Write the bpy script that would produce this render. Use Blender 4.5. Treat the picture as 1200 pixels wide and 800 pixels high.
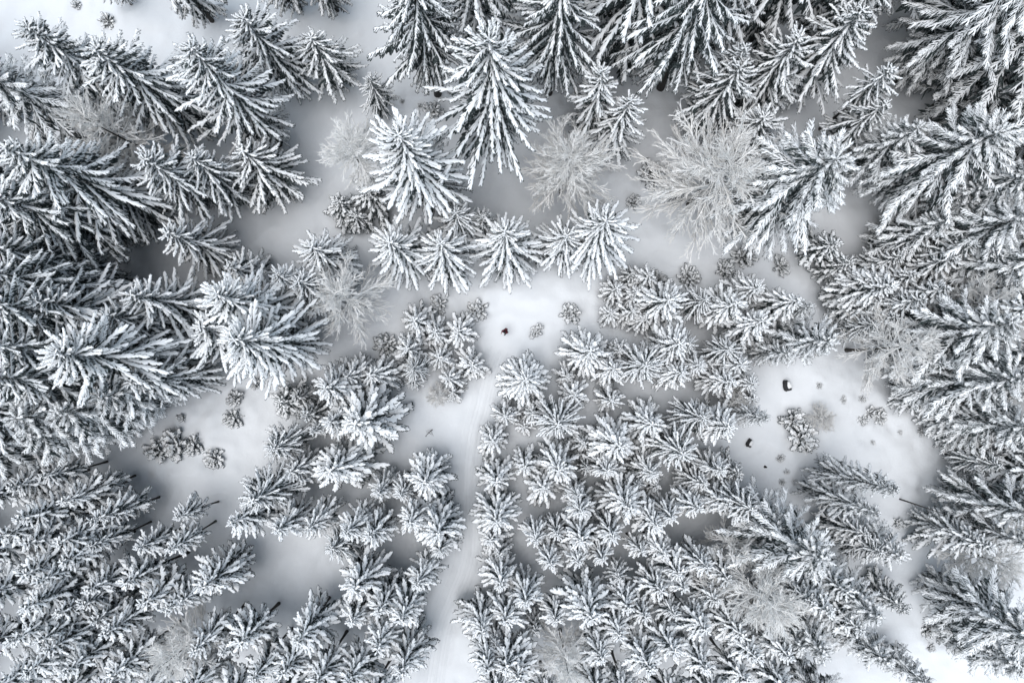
import bpy, math, random
import numpy as np
from mathutils import Matrix, Vector, Euler

S = bpy.context.scene
COL = S.collection
for o in list(bpy.data.objects):
    bpy.data.objects.remove(o)

# ------------------------------------------------------------------ camera, sky, sun, exposure
FLY = 68.0                                   # flying height of the camera in metres
cam_d = bpy.data.cameras.new('camera')
cam_d.sensor_width = 36.0
cam_d.lens = 26.0
cam_d.clip_end = 2000.0
cam = bpy.data.objects.new('camera', cam_d)
COL.objects.link(cam)
cam.location = (0, 0, FLY)
cam.rotation_euler = (math.atan(30 / 867.0), 0, 0)     # almost straight down
S.camera = cam

SUN_EL, SUN_AZ = math.radians(72), math.radians(225)    # overcast: one broad soft source
w = bpy.data.worlds.new('World')
S.world = w
w.use_nodes = True
nt = w.node_tree
bg = nt.nodes['Background']
sky = nt.nodes.new('ShaderNodeTexSky')
sky.sky_type = 'NISHITA'
sky.sun_disc = False
sky.sun_elevation = SUN_EL
sky.sun_rotation = SUN_AZ
sky.air_density = 1.0
sky.dust_density = 1.0
sky.ozone_density = 1.0
hsv = nt.nodes.new('ShaderNodeHueSaturation')          # cloud cover takes most of the blue out
hsv.inputs['Saturation'].default_value = 0.62
hsv.inputs['Hue'].default_value = 0.48
nt.links.new(sky.outputs[0], hsv.inputs['Color'])
nt.links.new(hsv.outputs[0], bg.inputs['Color'])
bg.inputs['Strength'].default_value = 0.10

sun_d = bpy.data.lights.new('sun', 'SUN')
sun_d.energy = 1.5
sun_d.angle = math.radians(60)
sun_d.color = (1.0, 0.99, 0.98)
sun = bpy.data.objects.new('sun', sun_d)
COL.objects.link(sun)
sun.rotation_euler = (math.radians(90) - SUN_EL, 0, math.pi - SUN_AZ)
sun.location = (0, 0, 90)

S.view_settings.view_transform = 'Standard'
S.view_settings.look = 'None'
S.view_settings.gamma = 1.0
S.view_settings.use_curve_mapping = False
S.view_settings.exposure = 0.80
S.cycles.max_bounces = 5
S.cycles.diffuse_bounces = 3
S.cycles.glossy_bounces = 1
S.cycles.transmission_bounces = 1

# ------------------------------------------------------------------ measured places, metres
# x, y, height, crown radius, kind, fraction of bare stem
TREES = [
 (-7.0,25.6,24.0,4.1,'d',0.22), (-0.8,19.6,23.0,5.3,'o',0.30), (-2.7,28.5,24.0,4.6,'d',0.10), (3.4,25.6,22.0,4.0,'d',0.20), (9.7,28.5,25.0,4.9,'d',0.20),
 (13.9,26.2,26.0,5.4,'d',0.20), (7.2,32.8,20.0,4.2,'d',0.10), (22.3,30.7,24.0,4.4,'d',0.10), (21.4,23.6,15.0,3.6,'o',0.08), (25.3,25.1,16.0,3.7,'o',0.08),
 (16.9,22.0,14.0,3.6,'o',0.08), (19.9,19.7,12.0,3.3,'o',0.08), (17.5,23.9,15.0,2.6,'o',0.08), (28.6,22.1,14.3,1.9,'o',0.45), (35.8,26.7,27.0,4.9,'s',0.10),
 (39.0,24.1,25.0,5.0,'s',0.12), (33.5,16.4,18.0,5.7,'s',0.12), (41.3,20.4,20.0,4.2,'s',0.12), (42.7,17.0,17.0,3.5,'s',0.12), (43.8,29.4,25.0,4.7,'s',0.12),
 (21.9,14.4,20.0,5.6,'s',0.12), (19.9,15.9,12.0,3.2,'o',0.08), (17.5,29.4,20.0,4.0,'d',0.10), (26.6,28.2,19.0,3.5,'d',0.10), (16.5,15.1,14.0,5.6,'b',0.30),
 (4.6,16.3,13.0,3.7,'b',0.30), (-12.1,16.5,15.0,2.7,'b',0.62), (-13.7,5.7,12.0,3.3,'b',0.30), (-31.4,18.4,15.0,3.4,'b',0.30), (31.0,1.6,13.0,3.3,'b',0.30),
 (37.0,5.1,13.0,3.3,'b',0.30), (19.7,-18.0,13.0,3.6,'b',0.30), (-26.4,-22.4,12.0,3.0,'b',0.30), (4.4,-23.9,11.0,2.4,'b',0.30), (39.1,-15.8,10.0,2.8,'b',0.30),
 (41.5,-12.3,9.0,2.6,'b',0.30), (18.4,-14.9,10.0,1.9,'b',0.30), (19.6,-2.9,5.0,1.6,'b',0.30), (-6.5,-2.5,3.5,1.1,'b',0.10), (27.8,-4.6,3.0,1.2,'b',0.10),
 (-19.7,25.8,14.0,4.1,'o',0.08), (-16.0,26.2,10.0,3.2,'o',0.08), (-28.1,32.3,20.0,3.5,'d',0.10), (-19.8,33.1,17.0,3.3,'d',0.10), (-16.4,33.3,15.0,2.8,'d',0.10),
 (-35.7,34.1,11.0,1.7,'d',0.10), (-21.7,20.8,20.0,4.2,'o',0.08), (-28.7,22.5,18.0,4.1,'o',0.08), (-32.4,22.6,19.0,3.9,'o',0.08), (-35.9,20.7,20.0,4.2,'s',0.12),
 (-31.9,14.2,22.0,4.4,'o',0.08), (-35.2,12.2,20.0,4.2,'d',0.10), (-26.8,15.1,16.0,3.4,'o',0.08), (-21.0,16.7,11.0,3.6,'o',0.08), (-24.6,15.4,13.0,2.8,'o',0.08),
 (-26.5,10.5,13.0,2.8,'h',0.09), (-23.0,8.2,10.0,1.9,'y',0.10), (-15.7,9.3,12.0,3.0,'h',0.09), (-15.0,14.2,5.0,1.8,'w',0.05), (-12.3,15.0,6.0,2.0,'w',0.05),
 (-14.0,13.2,4.0,1.5,'w',0.05), (-7.0,15.0,21.0,4.7,'h',0.09), (-11.9,23.4,9.0,1.8,'o',0.08), (-9.0,10.0,12.0,2.9,'h',0.09), (-6.0,9.5,12.0,3.2,'h',0.09),
 (-4.1,12.2,9.5,2.6,'h',0.09), (-2.5,12.1,8.0,1.6,'y',0.10), (-0.3,9.8,11.5,3.3,'h',0.09), (6.6,10.9,14.0,3.6,'h',0.09), (4.4,10.7,11.0,2.6,'h',0.09),
 (7.2,21.5,15.0,2.8,'h',0.09), (8.5,20.4,13.0,2.7,'h',0.09), (2.2,10.2,4.0,1.2,'w',0.05), (12.8,17.7,3.5,1.6,'u',0.00), (11.2,15.2,1.6,0.8,'u',0.00),
 (3.0,18.3,0.9,0.4,'u',0.00), (15.0,15.8,3.0,1.2,'u',0.00), (27.2,10.5,7.0,1.9,'w',0.05), (28.7,8.9,6.0,1.6,'w',0.05), (19.5,9.0,2.6,1.1,'u',0.00),
 (16.2,8.3,2.4,1.1,'u',0.00), (21.3,10.1,3.0,1.3,'u',0.00), (24.8,9.3,2.2,1.0,'u',0.00), (13.4,7.9,2.6,1.1,'u',0.00), (33.5,10.5,9.0,1.7,'y',0.10),
 (33.9,11.4,12.0,2.5,'s',0.12), (35.9,13.6,14.0,2.7,'s',0.12), (36.9,10.9,14.0,2.3,'y',0.10), (37.1,8.3,13.0,2.2,'y',0.10), (34.6,8.6,11.0,2.0,'y',0.10),
 (35.7,9.4,12.0,2.0,'y',0.10), (32.0,9.0,8.0,1.6,'y',0.10), (35.5,12.7,12.0,2.3,'s',0.12), (38.2,6.4,13.0,2.2,'y',0.10), (-32.6,4.3,18.0,4.0,'h',0.09),
 (-27.2,5.2,15.0,3.4,'h',0.09), (-30.1,0.5,21.0,4.9,'h',0.09), (-33.5,3.6,22.0,4.1,'d',0.10), (-33.5,1.5,21.0,3.9,'d',0.10), (-34.3,-1.2,20.0,4.1,'o',0.08),
 (-35.6,6.1,20.0,3.9,'d',0.10), (-35.2,7.9,19.0,3.5,'d',0.10), (-20.1,4.3,18.0,3.9,'h',0.09), (-18.7,2.0,19.0,4.2,'h',0.09), (-23.3,2.4,14.0,3.9,'h',0.09),
 (-18.4,6.7,12.0,2.6,'h',0.09), (-16.3,6.5,12.0,2.6,'h',0.09), (-29.4,3.4,15.0,3.0,'o',0.08), (-29.9,-1.8,15.0,3.3,'s',0.12), (-28.0,-0.6,14.0,3.3,'o',0.08),
 (-32.3,-3.3,16.0,3.5,'s',0.12), (-35.2,-3.5,17.0,3.6,'s',0.12), (-35.3,-5.2,15.0,3.0,'s',0.12), (-23.7,-1.5,1.5,0.8,'u',0.00), (-25.5,-2.9,1.8,0.9,'u',0.00),
 (-20.0,-2.9,4.5,1.9,'w',0.05), (-18.6,-2.6,5.0,1.2,'y',0.10), (-14.9,-1.3,10.0,2.3,'y',0.10), (-8.5,4.0,6.0,1.9,'y',0.10), (-6.8,2.9,5.5,1.6,'y',0.10),
 (-4.5,3.1,5.0,1.8,'y',0.10), (-9.0,1.4,6.0,1.8,'y',0.10), (-6.4,0.8,4.5,1.4,'y',0.10), (-3.5,0.1,5.0,1.7,'y',0.10), (-5.4,-1.0,4.5,1.3,'y',0.10),
 (-5.3,-2.4,3.0,1.0,'y',0.10), (-8.2,-0.1,7.0,1.4,'y',0.10), (-8.7,-1.2,4.0,1.0,'y',0.10), (-11.5,-0.7,7.0,2.1,'y',0.10), (-13.6,-0.7,7.0,1.8,'y',0.10),
 (-3.1,5.2,2.0,1.1,'u',0.00), (-6.8,5.8,1.6,0.9,'u',0.00), (-11.6,2.1,2.0,1.2,'u',0.00), (-14.0,3.5,0.9,0.5,'u',0.00), (-4.4,-1.8,0.7,0.5,'u',0.00),
 (0.9,-1.2,9.0,2.5,'y',0.10), (6.4,0.9,8.0,2.5,'y',0.10), (8.3,-0.3,7.0,1.8,'y',0.10), (10.9,0.1,9.0,2.5,'y',0.10), (13.2,1.9,9.0,2.3,'y',0.10),
 (4.9,-0.7,4.0,1.2,'y',0.10), (5.5,-2.5,6.0,1.6,'y',0.10), (8.6,-2.7,5.5,1.5,'y',0.10), (12.7,5.7,9.0,2.4,'y',0.10), (9.1,6.8,4.5,1.4,'y',0.10),
 (10.8,6.6,5.0,1.3,'y',0.10), (8.7,4.7,4.0,1.2,'y',0.10), (10.3,4.8,4.5,1.3,'y',0.10), (11.6,4.1,4.5,1.4,'y',0.10), (13.8,4.4,6.0,1.5,'y',0.10),
 (10.7,8.1,4.0,1.3,'w',0.05), (11.9,7.7,6.0,1.5,'y',0.10), (5.3,4.9,2.0,1.1,'u',0.00), (2.2,3.3,1.4,0.8,'u',0.00), (13.8,-0.2,8.0,1.8,'y',0.10),
 (9.3,1.5,5.0,1.3,'y',0.10), (15.8,5.5,8.0,1.9,'y',0.10), (18.1,5.0,9.0,2.3,'y',0.10), (19.8,3.7,9.0,2.4,'y',0.10), (20.3,6.7,8.0,1.7,'y',0.10),
 (22.9,5.5,9.0,2.0,'y',0.10), (24.3,4.6,9.0,1.3,'s',0.12), (18.1,1.5,8.0,1.9,'y',0.10), (15.5,0.4,8.0,1.7,'y',0.10), (17.7,-1.0,8.0,2.0,'y',0.10),
 (19.1,0.0,8.0,1.7,'y',0.10), (20.4,-1.4,7.0,1.6,'y',0.10), (20.3,-2.9,6.0,1.4,'y',0.10), (14.4,1.8,8.0,1.6,'y',0.10), (24.0,2.2,12.0,2.5,'s',0.30),
 (22.1,1.5,9.0,1.5,'s',0.12), (29.9,6.6,11.0,2.2,'y',0.10), (30.2,5.4,8.0,2.0,'y',0.10), (31.1,4.3,9.0,1.9,'y',0.10), (29.8,3.3,8.0,1.8,'y',0.10),
 (29.8,7.2,9.0,1.8,'y',0.10), (32.0,4.9,12.0,2.0,'y',0.10), (33.7,6.2,12.0,2.0,'y',0.10), (32.2,7.5,10.0,1.8,'y',0.10), (34.5,2.4,18.0,4.1,'s',0.12),
 (35.4,-1.7,8.0,1.8,'y',0.10), (35.5,-2.9,6.0,1.3,'y',0.10), (36.0,0.1,13.0,2.6,'s',0.12), (36.1,-1.5,17.0,3.9,'s',0.12), (34.2,0.3,12.0,2.0,'y',0.10),
 (34.3,2.2,13.0,2.3,'s',0.12), (-25.6,-4.8,1.9,1.1,'u',0.00), (-30.3,-4.7,0.9,0.5,'u',0.00), (-27.2,-8.3,1.9,1.1,'u',0.00), (-32.3,-7.5,2.4,1.5,'u',0.00),
 (-30.8,-7.0,2.6,1.6,'u',0.00), (-29.1,-7.2,2.1,1.2,'u',0.00), (-19.5,-6.5,9.0,2.3,'y',0.10), (-18.0,-8.5,8.0,1.9,'y',0.10), (-14.4,-8.1,10.0,2.8,'y',0.10),
 (-14.8,-4.3,9.0,2.0,'y',0.10), (-16.4,-5.0,8.0,1.2,'y',0.10), (-17.5,-4.2,7.0,1.4,'w',0.05), (-19.8,-10.3,11.0,2.5,'y',0.10), (-21.5,-12.5,11.0,1.9,'k',0.20),
 (-18.7,-12.6,10.0,1.8,'k',0.25), (-16.2,-12.7,9.0,1.7,'k',0.20), (-12.3,-4.6,11.0,3.1,'y',0.10), (-11.1,-10.1,7.5,1.6,'y',0.10), (-9.1,-10.4,7.5,1.4,'k',0.20),
 (-7.2,-9.1,8.0,2.5,'y',0.10), (-12.9,-13.0,10.0,1.7,'k',0.30), (-11.0,-13.6,9.5,1.8,'k',0.30), (-8.5,-12.5,9.0,1.8,'k',0.25), (-6.3,-13.0,9.5,2.5,'y',0.10),
 (-14.4,-14.9,8.5,2.1,'y',0.10), (-1.6,-6.2,5.5,1.6,'y',0.10), (-0.7,-4.2,5.0,1.4,'y',0.10), (-1.3,-9.6,6.5,1.8,'y',0.10), (-1.5,-12.4,8.0,2.2,'y',0.10),
 (-1.7,-14.6,6.0,1.6,'y',0.10), (4.0,-4.5,8.5,2.5,'y',0.10), (1.2,-5.3,3.5,1.0,'y',0.10), (1.9,-3.9,5.0,1.4,'y',0.10), (6.1,-6.7,5.0,1.2,'y',0.10),
 (8.7,-6.6,9.0,2.4,'y',0.10), (11.7,-4.6,8.0,2.2,'y',0.10), (1.1,-8.5,6.0,1.6,'y',0.10), (2.7,-10.4,6.0,1.8,'y',0.10), (4.1,-8.3,8.0,2.1,'y',0.10),
 (8.0,-8.7,7.0,1.7,'y',0.10), (11.6,-8.7,7.0,1.7,'y',0.10), (12.4,-10.4,5.0,1.2,'y',0.10), (13.6,-6.6,9.0,2.4,'y',0.10), (9.1,-11.1,9.5,2.4,'y',0.10),
 (5.9,-11.8,8.5,1.7,'k',0.20), (5.3,-10.6,7.0,1.4,'y',0.10), (3.7,-13.7,7.5,1.3,'k',0.20), (2.1,-14.3,7.5,1.3,'k',0.20), (5.7,-13.7,8.5,1.8,'k',0.25),
 (8.4,-13.5,9.0,1.7,'k',0.25), (11.5,-12.5,9.0,1.7,'k',0.25), (13.2,-12.1,8.5,1.6,'k',0.25), (10.8,-10.1,6.0,1.2,'w',0.05), (6.5,-8.8,5.0,1.0,'w',0.05),
 (15.3,-4.2,9.0,2.1,'y',0.10), (17.2,-4.8,9.5,2.3,'y',0.10), (16.9,-8.7,8.0,1.7,'y',0.10), (19.0,-8.8,7.0,1.5,'w',0.05), (15.8,-9.9,7.0,1.6,'y',0.10),
 (14.9,-11.6,8.5,1.6,'k',0.20), (18.3,-11.0,11.0,2.4,'y',0.10), (17.0,-10.8,9.0,1.8,'y',0.10), (21.3,-13.5,16.0,4.1,'s',0.12), (20.5,-12.7,11.0,2.6,'s',0.12),
 (25.8,-4.8,2.6,1.4,'u',0.00), (26.4,-6.4,2.8,1.5,'u',0.00), (33.0,-4.2,1.2,0.8,'u',0.00), (33.9,-4.6,1.2,0.8,'u',0.00), (32.1,-4.9,0.8,0.6,'u',0.00),
 (35.6,-6.0,0.4,0.3,'u',0.00), (33.0,-6.9,0.4,0.3,'u',0.00), (28.2,-1.7,0.6,0.4,'u',0.00), (30.4,-3.0,0.6,0.4,'u',0.00), (32.2,-3.0,0.6,0.4,'u',0.00),
 (37.7,-5.9,0.9,0.6,'u',0.00), (24.6,-8.3,0.8,0.5,'u',0.00), (24.7,-10.5,0.7,0.4,'u',0.00), (25.2,-9.6,0.4,0.3,'u',0.00), (25.9,-10.5,0.5,0.4,'u',0.00),
 (35.0,-14.1,1.0,0.7,'u',0.00), (27.9,1.4,0.7,0.5,'u',0.00), (27.6,-9.3,14.0,1.8,'s',0.06), (26.6,-10.8,13.0,1.6,'s',0.06), (39.6,-5.5,8.0,1.8,'y',0.10),
 (39.9,-8.0,8.0,1.8,'y',0.10), (41.4,-10.1,9.0,1.9,'y',0.10), (41.4,-6.9,11.0,2.3,'s',0.12), (38.4,-4.6,7.0,1.7,'y',0.10), (39.7,-3.2,10.0,2.0,'y',0.10),
 (42.1,-10.6,11.0,2.3,'s',0.12), (40.9,-6.2,9.0,1.7,'y',0.10), (36.8,-3.1,7.0,1.5,'y',0.10), (37.1,-14.3,11.0,2.0,'y',0.10), (36.6,-13.6,9.0,1.8,'s',0.12),
 (38.7,-13.4,12.0,2.3,'s',0.12), (30.4,-14.3,11.0,2.5,'s',0.12), (29.0,-15.0,10.0,1.9,'y',0.10), (28.3,-13.8,9.0,1.7,'y',0.10), (-34.7,-9.9,7.0,1.5,'k',0.42),
 (-32.3,-11.9,11.0,1.6,'k',0.30), (-36.6,-11.8,13.0,2.0,'k',0.30), (-26.8,-12.3,9.0,1.3,'k',0.40), (-26.9,-14.0,10.0,1.4,'k',0.45), (-33.1,-14.2,10.0,1.5,'k',0.45),
 (-29.7,-14.6,10.0,1.5,'k',0.40), (-38.8,-9.4,11.0,1.6,'k',0.42), (-37.2,-8.6,10.0,1.4,'k',0.42), (-35.3,-10.4,11.0,1.6,'k',0.42), (-36.9,-15.3,13.0,2.0,'k',0.42),
 (-35.8,-16.3,13.0,1.8,'k',0.42), (-32.6,-17.2,11.0,1.8,'k',0.42), (-29.5,-16.8,11.0,1.8,'k',0.42), (-28.2,-18.6,11.0,1.8,'k',0.42), (-33.1,-18.6,11.0,1.7,'k',0.42),
 (-32.5,-19.7,11.0,1.7,'k',0.42), (-31.1,-20.3,12.0,1.8,'k',0.42), (-36.2,-18.1,14.0,1.9,'k',0.42), (-36.4,-19.7,14.0,1.9,'k',0.42), (-35.1,-20.1,13.0,1.8,'k',0.42),
 (-34.2,-20.9,13.0,1.8,'k',0.42), (-33.4,-22.4,13.0,1.9,'k',0.42), (-35.6,-22.1,14.0,1.9,'k',0.42), (-30.0,-23.0,12.0,2.0,'k',0.42), (-26.5,-18.8,11.0,1.7,'k',0.42),
 (-36.7,-13.8,12.0,1.8,'k',0.42), (-34.5,-15.0,12.0,1.8,'k',0.42), (-34.6,-13.4,12.0,1.7,'k',0.42), (-38.2,-13.2,13.0,1.9,'k',0.42), (-34.5,-18.8,12.0,1.6,'k',0.42),
 (-23.9,-16.9,11.0,2.3,'k',0.20), (-25.9,-18.6,10.0,1.7,'k',0.42), (-24.3,-21.4,11.0,1.8,'k',0.42), (-21.1,-21.3,11.0,2.0,'k',0.42), (-22.8,-22.5,10.0,1.3,'k',0.42),
 (-16.6,-20.9,11.5,2.2,'k',0.30), (-17.5,-23.3,11.0,1.8,'k',0.42), (-19.8,-23.6,11.0,1.8,'k',0.42), (-15.0,-23.8,11.0,1.8,'k',0.42), (-12.3,-17.5,10.0,2.4,'k',0.25),
 (-13.2,-20.5,9.0,1.6,'k',0.42), (-10.2,-18.9,10.0,1.8,'k',0.30), (-8.5,-19.7,10.0,1.9,'k',0.25), (-7.3,-17.2,9.0,1.6,'k',0.25), (-6.1,-15.0,7.0,1.4,'y',0.10),
 (-10.8,-21.9,10.0,2.0,'k',0.25), (-8.7,-23.9,10.0,2.1,'y',0.10), (-12.4,-23.9,11.0,1.8,'k',0.42), (-1.2,-16.1,5.0,1.2,'y',0.10), (-1.1,-17.7,8.0,1.8,'y',0.10),
 (-2.8,-21.1,9.0,1.9,'y',0.10), (-0.3,-20.4,9.0,1.8,'k',0.20), (-1.4,-22.9,7.0,1.5,'y',0.10), (-2.2,-23.9,10.0,1.9,'y',0.10), (-0.3,-23.5,10.0,1.8,'k',0.42),
 (1.1,-18.9,9.5,2.0,'k',0.20), (2.0,-22.2,6.0,1.2,'y',0.10), (3.4,-16.3,8.0,1.6,'k',0.25), (5.6,-15.8,8.0,1.4,'k',0.25), (7.5,-15.6,8.0,1.5,'k',0.25),
 (3.9,-20.3,8.5,1.5,'k',0.42), (6.1,-19.3,11.0,2.7,'k',0.20), (10.4,-15.2,7.5,1.2,'k',0.42), (12.1,-15.1,8.0,1.4,'k',0.42), (9.2,-17.4,7.0,1.1,'k',0.42),
 (11.6,-18.0,9.0,1.7,'k',0.42), (13.0,-16.5,9.0,1.7,'k',0.42), (9.0,-19.1,9.0,1.5,'k',0.42), (10.5,-19.9,9.0,1.5,'k',0.42), (8.8,-21.2,10.0,1.8,'k',0.42),
 (12.9,-20.1,9.0,1.4,'k',0.42), (6.9,-23.1,10.0,1.6,'k',0.42), (10.4,-23.0,11.0,1.8,'k',0.42), (12.3,-22.5,11.0,1.8,'k',0.42), (0.8,-24.2,10.0,2.0,'k',0.42),
 (15.6,-16.1,10.0,1.8,'k',0.20), (17.5,-16.8,9.0,1.6,'k',0.42), (13.9,-17.5,9.0,1.6,'k',0.42), (16.1,-19.0,9.0,1.6,'k',0.42), (14.7,-20.6,11.0,1.8,'k',0.42),
 (17.3,-20.6,11.0,1.8,'k',0.42), (18.5,-22.0,12.0,1.8,'k',0.42), (20.8,-22.3,12.0,1.8,'k',0.42), (14.8,-23.5,11.0,1.8,'k',0.42), (22.1,-21.3,11.0,2.3,'s',0.12),
 (23.8,-17.9,13.0,2.3,'y',0.10), (22.9,-18.1,12.0,2.1,'y',0.10), (23.9,-21.6,12.0,2.5,'s',0.12), (25.6,-16.6,12.0,2.2,'y',0.10), (27.3,-17.9,13.0,2.7,'s',0.12),
 (28.0,-21.6,12.0,2.5,'s',0.12), (26.3,-20.1,12.0,2.1,'y',0.10), (37.4,-19.0,17.0,3.6,'s',0.05), (32.3,-19.6,7.0,1.6,'w',0.05), (37.6,-23.8,1.2,0.8,'u',0.00),
 (39.3,-24.5,1.5,0.9,'u',0.00), (40.1,-25.2,1.3,0.8,'u',0.00), (37.9,-25.3,0.7,0.5,'u',0.00), (39.2,-23.4,11.0,2.6,'s',0.12), (38.9,-22.8,9.0,1.8,'w',0.05),
 (32.8,-25.1,9.0,1.6,'s',0.12), (18.1,-24.7,11.0,1.8,'k',0.42), (-40.7,33.8,0.9,0.5,'u',0.00), (-37.7,32.2,1.3,0.8,'u',0.00), (-7.3,23.7,2.3,1.1,'u',0.00),
 (-10.2,24.6,0.6,0.3,'u',0.00), (-8.6,24.3,0.6,0.3,'u',0.00), (-5.9,25.6,0.4,0.2,'u',0.00), (-38.2,14.3,19.0,4.0,'o',0.08), (-39.2,9.9,18.0,3.7,'d',0.10),
 (-38.0,5.1,19.0,4.0,'o',0.08), (-38.2,1.7,19.0,4.0,'o',0.08), (-38.6,-2.3,18.0,3.7,'o',0.08), (-40.2,-6.1,15.0,3.3,'s',0.12), (-40.3,-10.1,13.0,2.0,'k',0.42),
 (-40.5,-14.4,13.0,2.0,'k',0.42), (-39.4,-16.9,14.0,2.0,'k',0.42), (-39.6,-20.9,14.0,2.0,'k',0.42), (-38.0,-23.9,14.0,2.0,'k',0.42), (-34.9,-24.9,13.0,1.9,'k',0.42),
 (-31.5,-24.6,13.0,1.8,'k',0.42), (-28.6,-25.7,12.0,1.9,'k',0.42), (-25.1,-24.9,12.0,1.8,'k',0.42), (-21.9,-25.5,12.0,1.9,'k',0.42), (-18.4,-25.7,12.0,1.9,'k',0.42),
 (-15.2,-26.4,11.0,1.9,'k',0.42), (-11.0,-26.4,11.0,1.9,'k',0.42), (-1.3,-26.4,10.0,1.8,'k',0.42), (2.6,-26.7,10.0,1.8,'k',0.42), (6.5,-25.6,11.0,1.8,'k',0.42),
 (9.2,-26.0,11.0,1.8,'k',0.42), (12.9,-26.2,11.0,1.9,'k',0.42), (15.9,-25.9,12.0,1.8,'k',0.42), (21.0,-25.2,12.0,1.8,'k',0.42), (24.1,-25.9,12.0,2.6,'s',0.12),
 (38.9,7.8,16.0,3.3,'s',0.12), (38.5,4.8,16.0,2.6,'y',0.10), (38.7,0.6,16.0,3.3,'s',0.12), (39.0,-4.9,15.0,2.9,'s',0.12), (41.6,-8.2,13.0,2.3,'y',0.10),
 (39.6,-11.1,14.0,2.8,'s',0.12), (37.6,10.7,17.0,3.3,'s',0.12), (37.2,13.4,18.0,3.7,'s',0.12), (30.7,31.8,24.0,4.6,'d',0.10), (38.6,31.4,24.0,4.7,'s',0.12),
 (45.2,24.6,24.0,4.7,'s',0.12), (47.1,20.2,20.0,4.0,'s',0.12), (47.4,30.2,25.0,4.7,'s',0.12), (1.6,32.7,22.0,4.2,'d',0.10), (19.7,-3.8,10.0,1.4,'s',0.45),
 (-15.9,-32.5,10.7,1.9,'k',0.42), (23.3,-32.5,11.3,2.0,'k',0.42), (-45.2,23.9,14.0,3.0,'o',0.08), (-45.5,7.9,14.0,2.8,'d',0.10), (-45.5,3.0,14.0,2.8,'d',0.10),
 (-43.8,-4.4,13.0,2.8,'s',0.12), (-45.9,-10.1,10.0,1.7,'k',0.42), (-45.1,-14.9,10.0,1.7,'k',0.42), (-45.6,-20.2,11.0,1.7,'k',0.42), (-45.0,-24.9,11.0,1.7,'k',0.42),
 (45.7,10.2,12.0,2.6,'s',0.12), (46.0,5.3,12.0,2.5,'s',0.12), (45.6,-0.9,11.0,2.5,'s',0.12), (46.1,-5.9,9.0,1.8,'s',0.12), (45.9,-1.7,9.0,1.8,'y',0.10),
 (29.9,17.6,14.0,3.0,'s',0.12), (28.9,20.4,12.0,2.5,'o',0.08),
]
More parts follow.
